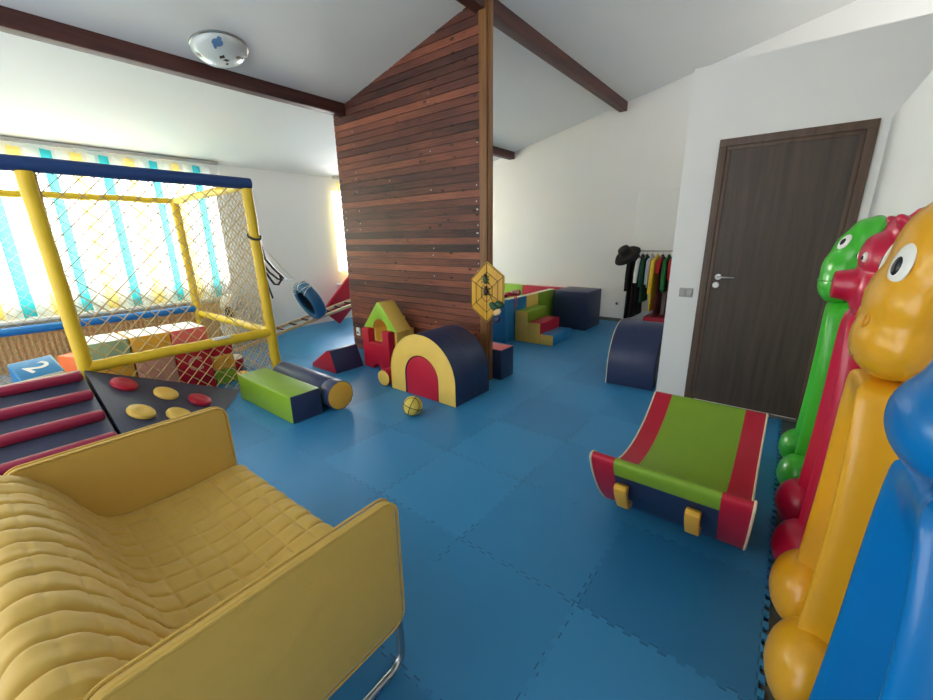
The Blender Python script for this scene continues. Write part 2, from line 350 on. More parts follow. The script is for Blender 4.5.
# ceiling lamp
t = thing('ceiling_lamp', 'round glass ceiling lamp with small printed pictures beside the long beam', 'ceiling lamp', (1.87, 4.17, CZ(4.17)-.001), rot=(-math.atan(.221), 0, 0))
b = NB(); prof = [(.2*cos(a)*1.1, -.012-.105*sin(a)) for a in [i*PI/2/12 for i in range(13)]]; prof[-1] = (0, prof[-1][1]); lathe(b, prof, 40); obj('glass_bowl', b, 'lampglass', t)
b = NB(); lathe(b, [(.215, -.02), (.228, -.012), (.228, -.001), (.2, -.001)], 40, 0, None, True); obj('metal_rim', b, 'steel', t)
M['print_blue'] = mat('print_blue', (92, 128, 168), .3); M['print_brown'] = mat('print_brown', (120, 86, 60), .3)
for az, po, sx, m in ((-118, 34, .042, 'print_blue'), (-112, 74, .022, 'black'), (-60, 80, .02, 'black'), (20, 78, .016, 'black'), (160, 40, .022, 'print_brown'), (-40, 52, .022, 'print_brown'), (-22, 38, .024, 'black'), (120, 24, .022, 'black'), (60, 30, .03, 'print_blue')):
    a, p = R(az), R(po); c = Vector((.22*cos(p)*cos(a), .22*cos(p)*sin(a), -.012-.105*sin(p)))
    nrm = Vector((cos(p)*cos(a)/.22, cos(p)*sin(a)/.22, -sin(p)/.105)).normalized()
    b = NB(); ell(b, (0, 0, 0), (sx, sx*.72, .002)); ell(b, (sx*.5, sx*.7, 0), (sx*.4, sx*.4, .002)); ell(b, (-sx*.6, -sx*.6, 0), (sx*.3, sx*.55, .002))
    b.transform(Matrix.Translation(c) @ nrm.to_track_quat('Z', 'Y').to_matrix().to_4x4()); obj('printed_motif', b, m, t)

# ------------------------------------------------------------------ vertical blinds, radiator
def blinds(name, label, xa, xb, seq, start=0):
    t = thing(name, label, 'vertical blinds', (0, YW-.085, 0))
    b = NB(); box(b, xa-.03, xb+.03, -.03, .03, 2.542, 2.575); obj('head_rail', b, 'steel', t, .004)
    n = int((xb-xa)/.122)
    for i in range(n):
        cx = xa+.061+i*.122; a = R(33+random.uniform(-6, 6)); b = NB(); K = 7; vs = []
        for z in (.705, 1.3, 1.9, 2.5):
            row = []
            for k in range(K):
                s = (k/(K-1)-.5); px = s*.127; py = .006*(1-4*s*s)
                row.append(b.verts.new((cx+px*cos(a)-py*sin(a), px*sin(a)+py*cos(a), z)))
            vs.append(row)
        for j in range(3):
            for k in range(K-1): b.faces.new((vs[j][k], vs[j][k+1], vs[j+1][k+1], vs[j+1][k]))
        o = obj('vane', b, seq[(i+start) % 4], t)
        b = NB(); box(b, cx-.012, cx+.012, -.004, .004, 2.5, 2.545); obj('vane_clip', b, 'white', o)
    b = NB(); tube(b, [(xa+.061+i*.061, 0, .715-.012*(i % 2)) for i in range(2*n-1)], .005, 6); obj('bead_chain', b, 'white', t)
    b = NB(); tube(b, [(xb+.02, -.02, 2.54), (xb+.02, -.02, 1.1)], .004, 6); obj('cord', b, 'white', t)
seq = ['vy', 'vw', 'vt', 'vw']
blinds('vertical_blind', 'yellow white and turquoise striped vertical blinds behind the play cage', -1.57, 2.65, seq, 2)
blinds('vertical_blind', 'vertical blinds with yellow slat showing beside edge of wooden partition', 4.60, 6.43, ['vy', 'vw', 'vw', 'vw'])
t = thing('radiator', 'long ribbed radiator under the striped blinds seen through net', 'radiator', (0, YW, 0))
b = NB(); box(b, -1.5, 2.55, -.1, -.03, .12, .6); obj('panel', b, 'radiator', t, .01)
b = NB()
for i in range(80): box(b, -1.47+i*.05, -1.442+i*.05, -.116, -.1005, .15, .57)
obj('ribs', b, 'radiator', t, .004, seg=1)
b = NB(); box(b, -1.5, 2.55, -.115, -.02, .6005, .615); obj('top_grille', b, 'radiator', t, .004)
for xx in (-1.3, .5, 2.3):
    b = NB(); box(b, xx-.02, xx+.02, -.03, -.001, .2, .5); obj('bracket', b, 'white', t)
for xx in (-1.2, .5, 2.2):
    b = NB(); box(b, xx-.015, xx+.015, -.09, -.04, 0, .12); obj('leg', b, 'radiator', t)

# ------------------------------------------------------------------ net play cage
CX0, CXM, CX1, CY0, CY1, CT, CR = -.95, .51, 2.035, 4.35, 6.42, 2.03, .53
def netmesh(b, o, du, dv, w, h, pitch=.1, r=.0022, n=3):
    o, du, dv = Vector(o), Vector(du), Vector(dv)
    def seg(u0, v0, u1, v1): tube(b, [o+du*u0+dv*v0, o+du*u1+dv*v1], r, n, caps=False)
    c = pitch
    while c < w+h:
        seg(max(0, c-h), min(c, h), min(c, w), max(0, c-w)); c += pitch
    c = -h+pitch*.5
    while c < w:
        u0 = max(0, c); u1 = min(w, c+h)
        if u1-u0 > .02: seg(u0, u0-c, u1, u1-c)
        c += pitch
    for a in ((0, 0, w, 0), (0, h, w, h), (0, 0, 0, h), (w, 0, w, h)): seg(*a)
def wob(p, q, n=14, a=.003):
    p, q = Vector(p), Vector(q); return [p.lerp(q, i/n)+Vector((random.uniform(-a, a), random.uniform(-a, a), random.uniform(-a, a)))*(0 if i in (0, n) else 1) for i in range(n+1)]
cage = thing('play_cage', 'yellow and blue foam-padded play cage with net walls', 'play cage', (0, 0, 0))
for (px, py) in ((CX0, CY0), (CXM, CY0), (CX1, CY0), (CX0, CY1), (CX1, CY1)):
    b = NB(); tube(b, wob((px, py, 0), (px-.035, py, CT-.03)), .05, 16); obj('post', b, 'tubeyel', cage)
b = NB(); tube(b, wob((CX0-.06, CY0, CT+.015), (CX1+.005, CY0, CT+.015)), .054, 16); obj('top_rail', b, 'tubeblu', cage)['label'] = 'navy blue front top rail'
for y in (CY1,):
    b = NB(); tube(b, wob((CX0-.035, y, CT-.02), (CX1-.035, y, CT-.02), 40, .006), .036, 12); obj('top_rail', b, 'tubeyel', cage)
for x in (CX0, CX1):
    b = NB(); tube(b, wob((x-.035, CY0+.05, CT), (x-.035, CY1, CT-.02)), .042, 14); obj('top_rail', b, 'tubeyel', cage)
b = NB(); tube(b, wob((CXM, CY0, CR), (CX1, CY0, CR)), .047, 14); obj('lower_rail', b, 'tubeyel', cage)
b = NB(); tube(b, wob((CX1, CY0, CR), (CX1, CY1, CR)), .045, 14); obj('lower_rail', b, 'tubeyel', cage)
b = NB(); tube(b, wob((CX0, CY1, .6), (CX1, CY1, .6)), .045, 14); obj('lower_rail', b, 'railblu', cage)['label'] = 'bright blue padded rail at the back of the cage'
b = NB(); tube(b, wob((CX0, CY0, CR), (CX0, CY1, CR)), .045, 14); obj('lower_rail', b, 'tubeyel', cage)
b = NB(); netmesh(b, (CXM+.02, CY0-.0, .01), (1, 0, 0), (0, 0, 1), CX1-CXM-.04, CT-.01, .115, .005); obj('front_net', b, 'net', cage)
b = NB(); netmesh(b, (CX1-.015, CY0, .01), (0, 1, 0), (0, 0, 1), CY1-CY0, CT-.01, .085, .0036); obj('side_net', b, 'net', cage)
b = NB(); netmesh(b, (CX0, CY1, .01), (1, 0, 0), (0, 0, 1), CX1-CX0, CT-.01, .1, .003); obj('back_net', b, 'net', cage)
b = NB(); netmesh(b, (CX0, CY0, .01), (0, 1, 0), (0, 0, 1), CY1-CY0, CT-.01, .11, .0025); obj('side_net', b, 'net', cage)
b = NB(); box(b, 1.44, 1.6, CY0-.053, CY0-.02, CR+.03, CR+.055); obj('tie_strap', b, 'white', cage, .006)['label'] = 'white cloth tie on the front rail'

# foam blocks stacked in the cage
def foam(name, label, cat, dims, loc, mats, sides=None, rz=0.0, group=None, rot=None, bev=.014):
    b = NB(); w, d, h = dims; box(b, -w/2, w/2, -d/2, d/2, 0, h, 0, sides)
    o = obj(name, b, mats, None, bev, loc=loc, rz=rz, rot=rot); return tag(o, label, cat, group)
G = 'foam blocks stacked inside the cage'
xs = [.70, 1.02, 1.335]
low = [('yel', 'amber foam block at left end of the lower stacked row in cage'), ('pink', 'pale pink foam block in the lower row left of the letter block')]
for x, (m, lab) in zip(xs[:2], low): foam('foam_block', lab, 'foam block', (.308, .40, .435), (x, 4.80, 0), [m], group=G)
t = thing('letter_block', 'dark red foam block with white letter C in lower row', 'foam block', (xs[2], 4.80, 0), group=G)
b = NB(); box(b, -.152, .152, -.2, .2, 0, .435); obj('foam_body', b, 'red', t, .014)
text_part('letter', 'C', .2, .002, Matrix.Translation((0, -.202, .29)) @ Matrix.Rotation(PI/2, 4, 'X'), 'pink', t)['label'] = 'pale letter C'
for x, m, lab in zip(xs, ('sage', 'yel', 'coral'), ('pale green foam block leftmost in the top stacked row in cage', 'amber foam block in the middle of the top stacked row in cage', 'pink foam block rightmost in the top stacked row above letter C')):
    foam('foam_block', lab, 'foam block', (.308, .44, .228), (x, 4.82, .4365), [m, 'whv'], {'+z': 1}, group=G)  # white tops paint in the light falling on the blocks
for k, (m, lab) in enumerate((('grn', 'dark green foam brick at the bottom of the narrow stack by letter C'), ('yel', 'small amber foam brick in the middle of the narrow stack by letter C'), ('red', 'small red foam brick on top of the narrow stack by letter C'))):
    foam('foam_brick', lab, 'foam brick', (.215, .22, .158), (1.61, 4.74, k*.1595), [m], group='foam bricks in the narrow stack')
foam('foam_piece', 'flat amber foam piece on the floor between green bricks and green bench block', 'foam block', (.12, .2, .06), (1.79, 4.66, 0), ['yel'])
t = thing('number_block', 'tilted light blue foam cube with white number 2 above the ramp', 'foam block', (.27, 5.05, .05))
b = NB(); box(b, -.14, .14, -.14, .14, 0, .28, 0, {'+x': 1, '-y': 2}); b.transform(Matrix.Translation((0, .03, .17)) @ Matrix.Rotation(R(24), 4, 'X') @ Matrix.Rotation(R(8), 4, 'Z')); obj('foam_body', b, ['blu', 'grn', 'whv'], t, .014)
text_part('number', '2', .22, .002, Matrix.Translation((0, .03, .17)) @ Matrix.Rotation(R(24), 4, 'X') @ Matrix.Rotation(R(8), 4, 'Z') @ Matrix.Translation((0, 0, .2815)) @ Matrix.Rotation(R(-70), 4, 'Z'), 'whv', t)['label'] = 'white number 2'
foam('foam_block', 'orange and green foam block beside the blue number cube behind the post', 'foam block', (.34, .3, .42), (.68, 5.55, 0), ['org', 'grn'], {'-y': 1}, rz=R(25))
foam('foam_block', 'white foam cube under the tilted number cube', 'foam block', (.4, .3, .2), (.22, 5.32, 0), ['whv'])
t = thing('toy_drum', 'small red round cushion with white top on floor inside the cage corner', 'toy', (1.84, 5.1, 0))
b = NB(); lathe(b, [(0, 0), (.12, 0), (.14, .03), (.14, .12), (.135, .14)], 28); obj('drum_side', b, 'red', t)
b = NB(); lathe(b, [(.135, .14), (.12, .16), (.06, .175), (0, .178)], 28); obj('drum_top', b, 'whv', t)
t = thing('toy_animal', 'white rounded toy with black spot behind cage rail', 'toy', (2.41, 6.33, 0))
b = NB(); ell(b, (0, 0, .28), (.17, .12, .28)); ell(b, (0, -.02, .62), (.13, .11, .14)); obj('toy_body', b, 'whv', t)
b = NB(); ell(b, (-.06, -.105, .5), (.06, .03, .1)); obj('spot', b, 'black', t)

# ------------------------------------------------------------------ ramps at the cage mouth
t = thing('climbing_ramp', 'navy padded climbing ramp with maroon bars leading into the cage', 'soft play ramp', (0, 0, 0))
RY0, RY1, RH = 2.72, 4.285, .53
b = NB(); prism(b, [(RY0, 0), (RY1, 0), (RY1, RH), (RY1-.03, RH)], 0, -.8, .455); obj('wedge', b, 'slate', t, .012)
sl = math.atan2(RH, RY1-.03-RY0)
for yc in (4.14, 3.88, 3.62, 3.36, 3.10, 2.9):
    b = NB(); box(b, -.79, .445, -.035, .035, -.004, .062); b.transform(Matrix.Translation((0, yc, (yc-RY0)*math.tan(sl)+.006)) @ Matrix.Rotation(sl, 4, 'X')); obj('foothold_bar', b, 'mar', t, .022)
b = NB(); tube(b, [(-.8, RY1-.03, RH+.004), (.455, RY1-.03, RH+.004)], .007, 8); obj('piping', b, 'cream', t)  # cream tube stands for the brightly lit top edge of the ramp
t = thing('button_ramp', 'slate corner ramp with round red and yellow cushions beside barred ramp', 'soft play ramp', (0, 0, 0))
A, B_, D, O = Vector((.475, RY1, RH)), Vector((1.6, RY1, .0)), Vector((.475, RY0+.03, .0)), Vector((.475, RY1, 0))
b = NB(); q = [b.verts.new(p) for p in (A, B_, D, O)]
for f in ((0, 2, 1), (0, 1, 3), (0, 3, 2), (1, 2, 3)): b.faces.new([q[i] for i in f])
obj('wedge', b, 'slate', t, .01)
nr = (D-A).cross(B_-A).normalized()
if nr.z < 0: nr = -nr
for (x, y), m in (((.66, 4.10), 'red'), ((.65, 3.70), 'lyel'), ((.90, 4.02), 'lyel'), ((1.12, 3.97), 'red'), ((.88, 3.70), 'lyel'), ((.66, 3.38), 'red')):
    z = A.z - (nr.x*(x-A.x)+nr.y*(y-A.y))/nr.z
    b = NB(); lathe(b, [(.085, -.004), (.093, .012), (.088, .03), (.07, .04), (.03, .037), (0, .033)], 26, 0, Matrix.Translation((x, y, z)) @ nr.to_track_quat('Z', 'Y').to_matrix().to_4x4()); obj('button_cushion', b, m, t)['label'] = ('red' if m == 'red' else 'yellow') + ' round cushion'

# ------------------------------------------------------------------ loose foam shapes on the floor
foam('foam_bench', 'long green foam bench block with navy end beside navy roller', 'foam block', (.285, .98, .245), (1.637, 3.555, 0), ['grn', 'navy'], {'-y': 1}, bev=.012)
t = thing('foam_roller', 'navy foam roller with yellow round end lying by green bench block', 'foam roller', (1.935, 3.0, .136))
b = NB(); MY = Matrix.Rotation(-PI/2, 4, 'X')
lathe(b, [(0, 1.02), (.127, 1.02), (.134, 1.01), (.134, .15), (.1315, .145), (.134, .14), (.134, .012), (.130, .004)], 40, 0, MY); obj('roller_cover', b, 'navy', t)
b = NB(); lathe(b, [(0, -.004), (.11, -.002), (.130, .004)], 40, 0, MY); obj('end_disc', b, 'yel', t)
b = NB(); lathe(b, [(.130+.004*cos(a), .006+.005*sin(a)) for a in [k*PI/4 for k in range(8)]], 40, 0, MY, True); obj('piping', b, 'navy', t)
def arch(t, W, Dp, H, mface, mout, mcore, core=True, pips=('lyel', 'navy')):
    """rainbow arch, face towards local -x, width along y"""
    r = W/2; s = H-r; r2 = W*.25; s2 = s
    out = [(-r, 0)] + [(-p[0], p[1]) for p in arc(0, s, r, 0, PI, 28)] + [(r, 0)]
    inn = [(r2+.006, 0)] + arc(0, s2, r2+.006, 0, PI, 24) + [(-r2-.006, 0)]
    n = len(out)+len(inn); b = NB()
    prism(b, out+inn, 0, 0, Dp, 1, 0, [1]*(n)); obj('arch_block', b, [mface, mout], t, .008)
    for xx, pm in zip((0, Dp), pips):
        b = NB(); tube(b, [(xx, p[0]*1.001, max(.004, p[1])) for p in out], .004, 8); obj('piping', b, pm, t)
    b = NB(); tube(b, [(Dp*.5, p[0]*1.0, max(.004, p[1])) for p in out], .003, 6); obj('seam', b, 'navy', t)
    if core:
        c = [(-r2, 0)] + [(-p[0], p[1]) for p in arc(0, s2, r2, 0, PI, 24)] + [(r2, 0)]
        b = NB(); prism(b, c, 0, .004, Dp-.004, 0); o = obj('arch_infill', b, mcore, t, .01)
t = thing('foam_arch', 'yellow faced navy foam arch before the wooden partition', 'foam arch', (2.57, 2.605, 0))
arch(t, .85, .52, .625, 'lyel', 'navy', 'red', core=False)
r2 = .85*.25; c = [(-r2, 0)] + [(-p[0], p[1]) for p in arc(0, .2, r2, 0, PI, 24)] + [(r2, 0)]
b = NB(); prism(b, c, 0, 0, .512, 0); o = obj('foam_half_round', b, 'red', None, .01, loc=(2.574, 2.605, 0)); tag(o, 'red foam half-round plug filling the yellow arch', 'foam block')
t = thing('foam_arch', 'plain navy foam arch standing by the corner of closet wall', 'foam arch', (4.43, 1.335, 0), rz=R(-87))
arch(t, .85, .45, .605, 'navy', 'navy', 'navy', core=False, pips=('cream', 'navy'))
# castle
t = thing('foam_tower', 'red foam castle wall with battlements and small bottom arch', 'foam block', (2.885, 3.655, 0))
o_ = [(-.235, .002), (-.06, .002)] + [(-p[0], p[1]) for p in arc(0, .002, .06, 0, PI, 10)][1:-1] + [(.06, .002), (.235, .002), (.235, .48), (.125, .48), (.125, .32), (-.125, .32), (-.125, .48), (-.235, .48)]
b = NB(); prism(b, o_, 0, 0, .10); obj('foam_body', b, 'red', t, .01)
t = thing('foam_house', 'yellow foam house block behind the red castle wall', 'foam block', (2.99, 3.645, 0))
o_ = [(-.25, 0), (.25, 0), (.25, .47), (.125, .47), (.125, .325), (-.125, .325), (-.125, .47), (-.25, .47)]
b = NB(); prism(b, o_, 0, 0, .2); box(b, .2, .28, -.25, .25, 0, .47); obj('foam_body', b, 'lyel', t, .008)
t = thing('foam_roof', 'green fronted yellow foam roof with arched notch on castle', 'foam block', (2.955, 3.64, .472))
o_ = [(-.30, 0), (-.125, 0)] + [(-p[0], p[1]) for p in arc(0, 0, .125, 0, PI, 14)][1:-1] + [(.125, 0), (.30, 0), (.025, .318), (-.025, .318)]
b = NB(); prism(b, o_, 0, 0, .23, 1, 0); box(b, .23, .3, -.125, .125, .0, .13, 1); obj('roof_prism', b, ['lime', 'lyel'], t, .008)
t = thing('foam_roller', 'short red foam roller with yellow end between castle and arch', 'foam roller', (2.56, 3.155, .087), rz=R(4))
b = NB(); MXp = Matrix.Rotation(PI/2, 4, 'Y'); lathe(b, [(0, .3), (.083, .3), (.086, .295), (.086, .008), (.083, .002)], 30, 0, MXp); obj('roller_cover', b, 'red', t)
b = NB(); lathe(b, [(0, -.004), (.07, -.002), (.083, .002)], 30, 0, MXp); obj('end_disc', b, 'lyel', t)
b = NB(); prism(b, [(3.92, 0), (4.42, 0), (4.42, .045), (4.07, .26), (4.02, .26)], 0, 0, .39, 0, 1, [2, 2, 0, 0, 0]); o = obj('foam_wedge', b, ['navy', 'red', 'navy'], None, .01, loc=(2.488, -.02, 0)); tag(o, 'low navy foam wedge with red side left of the castle', 'foam wedge')
b = NB(); box(b, 0, .25, 0, .62, 0, .335, 0, {'+z': 1}); o = obj('foam_block', b, ['navy', 'coral'], None, .01, loc=(3.422, 2.245, 0)); tag(o, 'small navy foam block with coral top behind the partition post', 'foam block')
# ball
t = thing('play_ball', 'yellow ball with black basketball lines on the blue mats', 'ball', (2.235, 2.385, .087), rot=(.35, .2, .5))
b = NB(); ell(b, (0, 0, 0), (.086, .086, .086), nu=32, nv=20); obj('rubber_skin', b, 'ball', t)
b = NB(); rr = .0862
for ax in range(2):
    pts = [(rr*cos(a), rr*sin(a), 0) if ax == 0 else (rr*cos(a), 0, rr*sin(a)) for a in [2*PI*k/48 for k in range(48)]]; tube(b, pts, .0032, 6, closed=True)
for s in (-1, 1):
    pts = []
    for k in range(48):
        a = 2*PI*k/48; v = Vector((s*(.5+.12*cos(2*a)), .85*cos(a), .85*sin(a))).normalized()*rr; pts.append(v)
    tube(b, pts, .0032, 6, closed=True)
obj('seam_lines', b, 'black', t)

# ------------------------------------------------------------------ rocker
t = thing('foam_rocker', 'curved green and red padded rocker with yellow grips before the brown door', 'soft play rocker', (0, 0, 0))
RIN = [(1.655, .535), (1.70, .515), (1.76, .46), (1.86, .38), (1.98, .315), (2.12, .275), (2.27, .262), (2.42, .275), (2.56, .312), (2.68, .365), (2.78, .43), (2.815, .455)]
ROUT = [(2.85, .45), (2.835, .41), (2.76, .31), (2.66, .2), (2.55, .105), (2.43, .04), (2.3, .004), (2.2, .0), (2.1, .018), (1.98, .085), (1.88, .165), (1.79, .262), (1.71, .37), (1.66, .455), (1.635, .515)]
def smooth_closed(pts, it=2):
    for _ in range(it):
        q = []
        for i in range(len(pts)):
            a, c = Vector(pts[i]), Vector(pts[(i+1) % len(pts)]); q += [tuple(a*.75+c*.25), tuple(a*.25+c*.75)]
        pts = q
    return pts
RP = smooth_closed(RIN+ROUT, 2)
def rk_mat(i):
    x, z = RP[i]
    inner = any(False for _ in ())
    return 0
ylo, yhi = -.045, .578
segs = [(ylo, ylo+.105, 'red'), (ylo+.105, yhi-.105, 'mid'), (yhi-.105, yhi, 'red')]
nin = len(RIN)*4
for ya, yb, kind in segs:
    b = NB(); side = []
    for i in range(len(RP)):
        p = RP[i]; top = i < nin-2 or (p[0] < 1.69 and p[1] > .43) or p[0] > 2.83
        side.append(0 if top else 1)
    prism(b, RP, 1, ya+.0004, yb-.0004, 1, 1, side)
    obj('side_band' if kind == 'red' else 'padded_seat', b, ['red', 'red'] if kind == 'red' else ['grn', 'navy'], t, sharp=50)
for yy in (ylo-.001, yhi+.001):
    b = NB(); tube(b, [(p[0], yy, max(p[1], .004)) for p in RP], .005, 6, closed=True); obj('piping', b, 'cream', t)
for yc in (.435, .145):
    b = NB(); pts = [(1.69, .395), (1.655, .405), (1.64, .38), (1.70, .27), (1.765, .25), (1.79, .255)]
    P2 = [(p[0]-.006, p[1]-.0) for p in pts]
    prism(b, [(1.69, .40), (1.652, .413), (1.632, .40), (1.65, .355), (1.715, .255), (1.765, .235), (1.785, .262), (1.735, .275), (1.68, .36)], 1, yc-.028, yc+.028); obj('grip', b, 'yel', t, .006)

# ------------------------------------------------------------------ soft ball pit at the far end
def panel(label, x0, x1, y0, y1, h, m, g='ball pit wall panels', top='cream'):
    b = NB(); box(b, x0, x1, y0, y1, 0, h, 0, {'+z': 1}); o = obj('pit_panel', b, [m, top], None, .012); tag(o, label, 'foam panel', g)
panel('blue foam ball pit panel left of the little foam stairs', 4.86, 5.36, 3.06, 3.17, .625, 'blu')
panel('yellow foam ball pit panel directly behind the foam stairs', 5.365, 5.735, 3.06, 3.17, .625, 'lyel')
panel('green foam ball pit panel between foam stairs and navy cube', 5.74, 6.32, 3.06, 3.17, .625, 'grn')
panel('blue foam ball pit side panel running behind the partition post', 4.75, 4.855, 3.06, 4.6, .62, 'blu', top='blu')
panel('lime foam ball pit panel against the far wall near partition', 7.06, 7.185, 4.14, 4.7, .55, 'lime', top='lime')
panel('red foam ball pit panel against the far wall behind navy cube', 7.06, 7.185, 2.95, 4.135, .55, 'red', top='red')
foam('foam_cube', 'large navy foam cube standing against the far ball pit', 'foam cube', (.62, .59, .625), (6.47, 2.715, 0), ['navy'], bev=.016)
t = thing('foam_stairs', 'three step foam stairs with green red and blue treads and yellow side', 'foam stairs', (5.0, 2.42, 0))
for k, (m, ya, h) in enumerate((('blu', 0, .15), ('red', .208, .3), ('grn', .416, .45))):
    b = NB(); box(b, 0, .62, ya+.0005, ya+.2075, 0, h, 1, {'+z': 0, '-y': 0}); obj('step', b, [m, 'lyel'], t, .008)['label'] = ('blue lowest step', 'red middle step', 'green top step')[k]
t = thing('cloth_garland', 'red and pink cloth strips draped over blue ball pit panel', 'cloth garland', (4.84, 3.08, .668))
b = NB(); tube(b, [(-.05+.03*i, .02*sin(i*2.1), .012+.02*abs(sin(i*1.7))) for i in range(14)], [.03+.012*sin(i*2.3) for i in range(14)], 8); obj('cloth_roll', b, 'red', t)
b = NB(); tube(b, [(.1+.02*i, .035*cos(i*1.9), .03+.02*abs(sin(i*1.2))) for i in range(10)], [.024+.01*sin(i*2) for i in range(10)], 8); obj('cloth_roll', b, 'pink', t)
b = NB()
for i in range(2): box(b, .16+i*.05, .185+i*.05, -.022, -.016, -.22+i*.05, .03)
obj('ribbon', b, 'coral', t)

# web board with toy bugs on the post
HX = [(2.352+(p[0]-2.37)*1.1, .962+(p[1]-.965)*1.06) for p in ((2.37, 1.252), (2.185, 1.125), (2.185, .865), (2.37, .665), (2.555, .80), (2.555, 1.075))]
hc = (2.352, .962); hx = PX0-.0205
t = thing('web_board', 'yellow hexagonal wooden board with black spider web lines on partition post', 'wall toy', (hx, hc[0], hc[1]))
b = NB(); prism(b, [(p[0]-hc[0], p[1]-hc[1]) for p in HX], 0, -.016, 0); obj('board', b, 'ply', t, .003)
b = NB()
for p in HX: tube(b, [(-.018, 0, 0), (-.018, (p[0]-hc[0])*.97, (p[1]-hc[1])*.97)], .003, 6)
for s in (.33, .66, .96): tube(b, [(-.018, (p[0]-hc[0])*s, (p[1]-hc[1])*s) for p in HX], .003, 6, closed=True)
obj('web_lines', b, 'black', t)
M['bug_green'] = mat('bug_green', (44, 84, 56), .6)
def bug(label, loc, m, s=1.0):
    t = thing('toy_bug', label, 'toy bug', loc)
    b = NB(); ell(b, (-.014*s, 0, 0), (.013*s, .022*s, .036*s)); obj('shell', b, m, t)
    b = NB(); ell(b, (-.014*s, 0, .04*s), (.011*s, .015*s, .014*s)); obj('bug_head', b, 'black', t)
    b = NB()
    for k in (-1, 0, 1):
        for q in (-1, 1): tube(b, [(-.012*s, q*.015*s, k*.018*s), (-.02*s, q*.035*s, k*.026*s+.006*s), (-.006*s, q*.045*s, k*.034*s)], .0025*s, 5)
    obj('bug_legs', b, 'black', t)
bug('green toy bug near the top of the yellow web board', (hx-.021, 2.36, 1.085), 'bug_green', 1.1)
bug('black toy bug in the middle of the yellow web board', (hx-.021, 2.352, .965), 'black', 1.1)
t = thing('plush_bee', 'dark plush insect with tan wing hanging at lower edge of web board', 'plush toy', (hx-.055, 2.19, .80))
b = NB(); ell(b, (0, .05, .03), (.03, .06, .035), rot=Euler((.5, 0, 0))); ell(b, (0, -.02, .055), (.03, .05, .03), rot=Euler((.3, 0, 0))); obj('plush_body', b, 'bug_green', t)
b = NB(); ell(b, (-.02, -.005, -.02), (.015, .05, .03), rot=Euler((-.5, 0, 0))); obj('wing', b, 'beigewood', t)
b = NB(); ell(b, (0, .01, -.10), (.03, .055, .035), rot=Euler((-.7, 0, 0))); obj('plush_tail', b, 'navy', t)
b = NB(); tube(b, [(0, .05, .05), (.01, .09, .11), (.014, .12, .16)], .003, 6); obj('hanging_string', b, 'black', t)

# ------------------------------------------------------------------ clothes rack
RX, RYA, RYB, RZ = 6.86, 2.045, 1.2, 1.245
t = thing('clothes_rack', 'silver metal clothes rack with castors against the far wall', 'clothes rack', (RX, 0, 0))
for y in (RYA, RYB):
    b = NB(); tube(b, [(0, y, .09), (0, y, RZ)], .014, 10); obj('upright', b, 'white', t)
    b = NB(); tube(b, [(-.2, y, .09), (.2, y, .09)], .012, 10); obj('foot_bar', b, 'steel', t)
    for xx in (-.19, .19):
        b = NB(); lathe(b, [(0, -.014), (.03, -.014), (.035, -.008), (.035, .008), (.03, .014), (0, .014)], 18, 0, Matrix.Translation((xx, y, .036)) @ Matrix.Rotation(PI/2, 4, 'X')); box(b, xx-.008, xx+.008, y-.004, y+.004, .06, .085); obj('castor', b, 'black', t)
b = NB(); tube(b, [(0, RYA, RZ), (0, RYB, RZ)], .012, 10); obj('hanging_rail', b, 'steel', t)
b = NB(); tube(b, [(-.1, RYA, .12), (-.1, RYB, .12)], .008, 8); tube(b, [(.1, RYA, .12), (.1, RYB, .12)], .008, 8); obj('lower_rail', b, 'steel', t)
def cloth(name, c): M[name] = mat(name, c, .85, var=.12, vscale=12, bump=.4, bscale=30)
for nm, c in (('c_white', (222, 222, 220)), ('c_green', (18, 66, 40)), ('c_grey', (172, 180, 192)), ('c_yel', (216, 178, 44)), ('c_red', (168, 24, 30)), ('c_mar', (92, 18, 26)), ('c_green2', (26, 104, 48)), ('c_dark', (40, 18, 24))): cloth(nm, c)
def garment(y, label, m, L, w=.2, th=.034, slv=.38, sm=None, wide=1.1, name='costume', tilt=0.0):
    th *= .8
    t = thing(name, label, 'clothing', (RX, y, RZ), rz=tilt, group='costumes on the clothes rack')
    b = NB(); tube(b, [(0, 0, -.02)] + [(.016*sin(a), 0, .0+.018*cos(a)) for a in [R(180-i*26) for i in range(9)]], .003, 6); tube(b, [(-w*.85, 0, -.115), (0, 0, -.045), (0, 0, -.02)], .005, 6); tube(b, [(0, 0, -.045), (w*.85, 0, -.115)], .005, 6); obj('hanger', b, 'steel', t)
    b = NB(); rings = []; N = 28
    for z, hw, ht in ((-.05, .05, .014), (-.075, .09, .02), (-.105, w*.8, .026), (-.14, w, th*.9), (-.28, w*.93, th), (-.05-L*.6, w*.95, th*1.05), (-.05-L, w*wide, th*1.15)):
        fl = .25*min(1, (-z-.05)/L)
        rings.append([b.verts.new((hw*cos(2*PI*k/N)*(1+.04*sin(z*25)), ht*sin(2*PI*k/N)*(1+fl*sin(k*2.7+y*40)) + .006*sin(z*14+y*30), z)) for k in range(N)])
    for i in range(len(rings)-1):
        for k in range(N): b.faces.new((rings[i][k], rings[i][(k+1) % N], rings[i+1][(k+1) % N], rings[i+1][k]))
    b.faces.new(rings[0][::-1]); b.faces.new(rings[-1]); obj('bodice', b, m, t)
    if slv:
        for s in (-1, 1):
            b = NB(); dy = random.uniform(-.01, .01)
            tube(b, [(s*w*.8, 0, -.115), (s*w*1.02, dy*.5, -.15), (s*w*1.12, dy, -.13-slv*.5), (s*w*1.14, dy*1.6, -.12-slv)], [.02, .03, .032, .028], 12); obj('sleeve', b, sm or m, t)
    return t
garment(1.97, 'long black costume hanging first on the rack beside the hat', 'blackcloth', 1.02, .21, .035, .5)
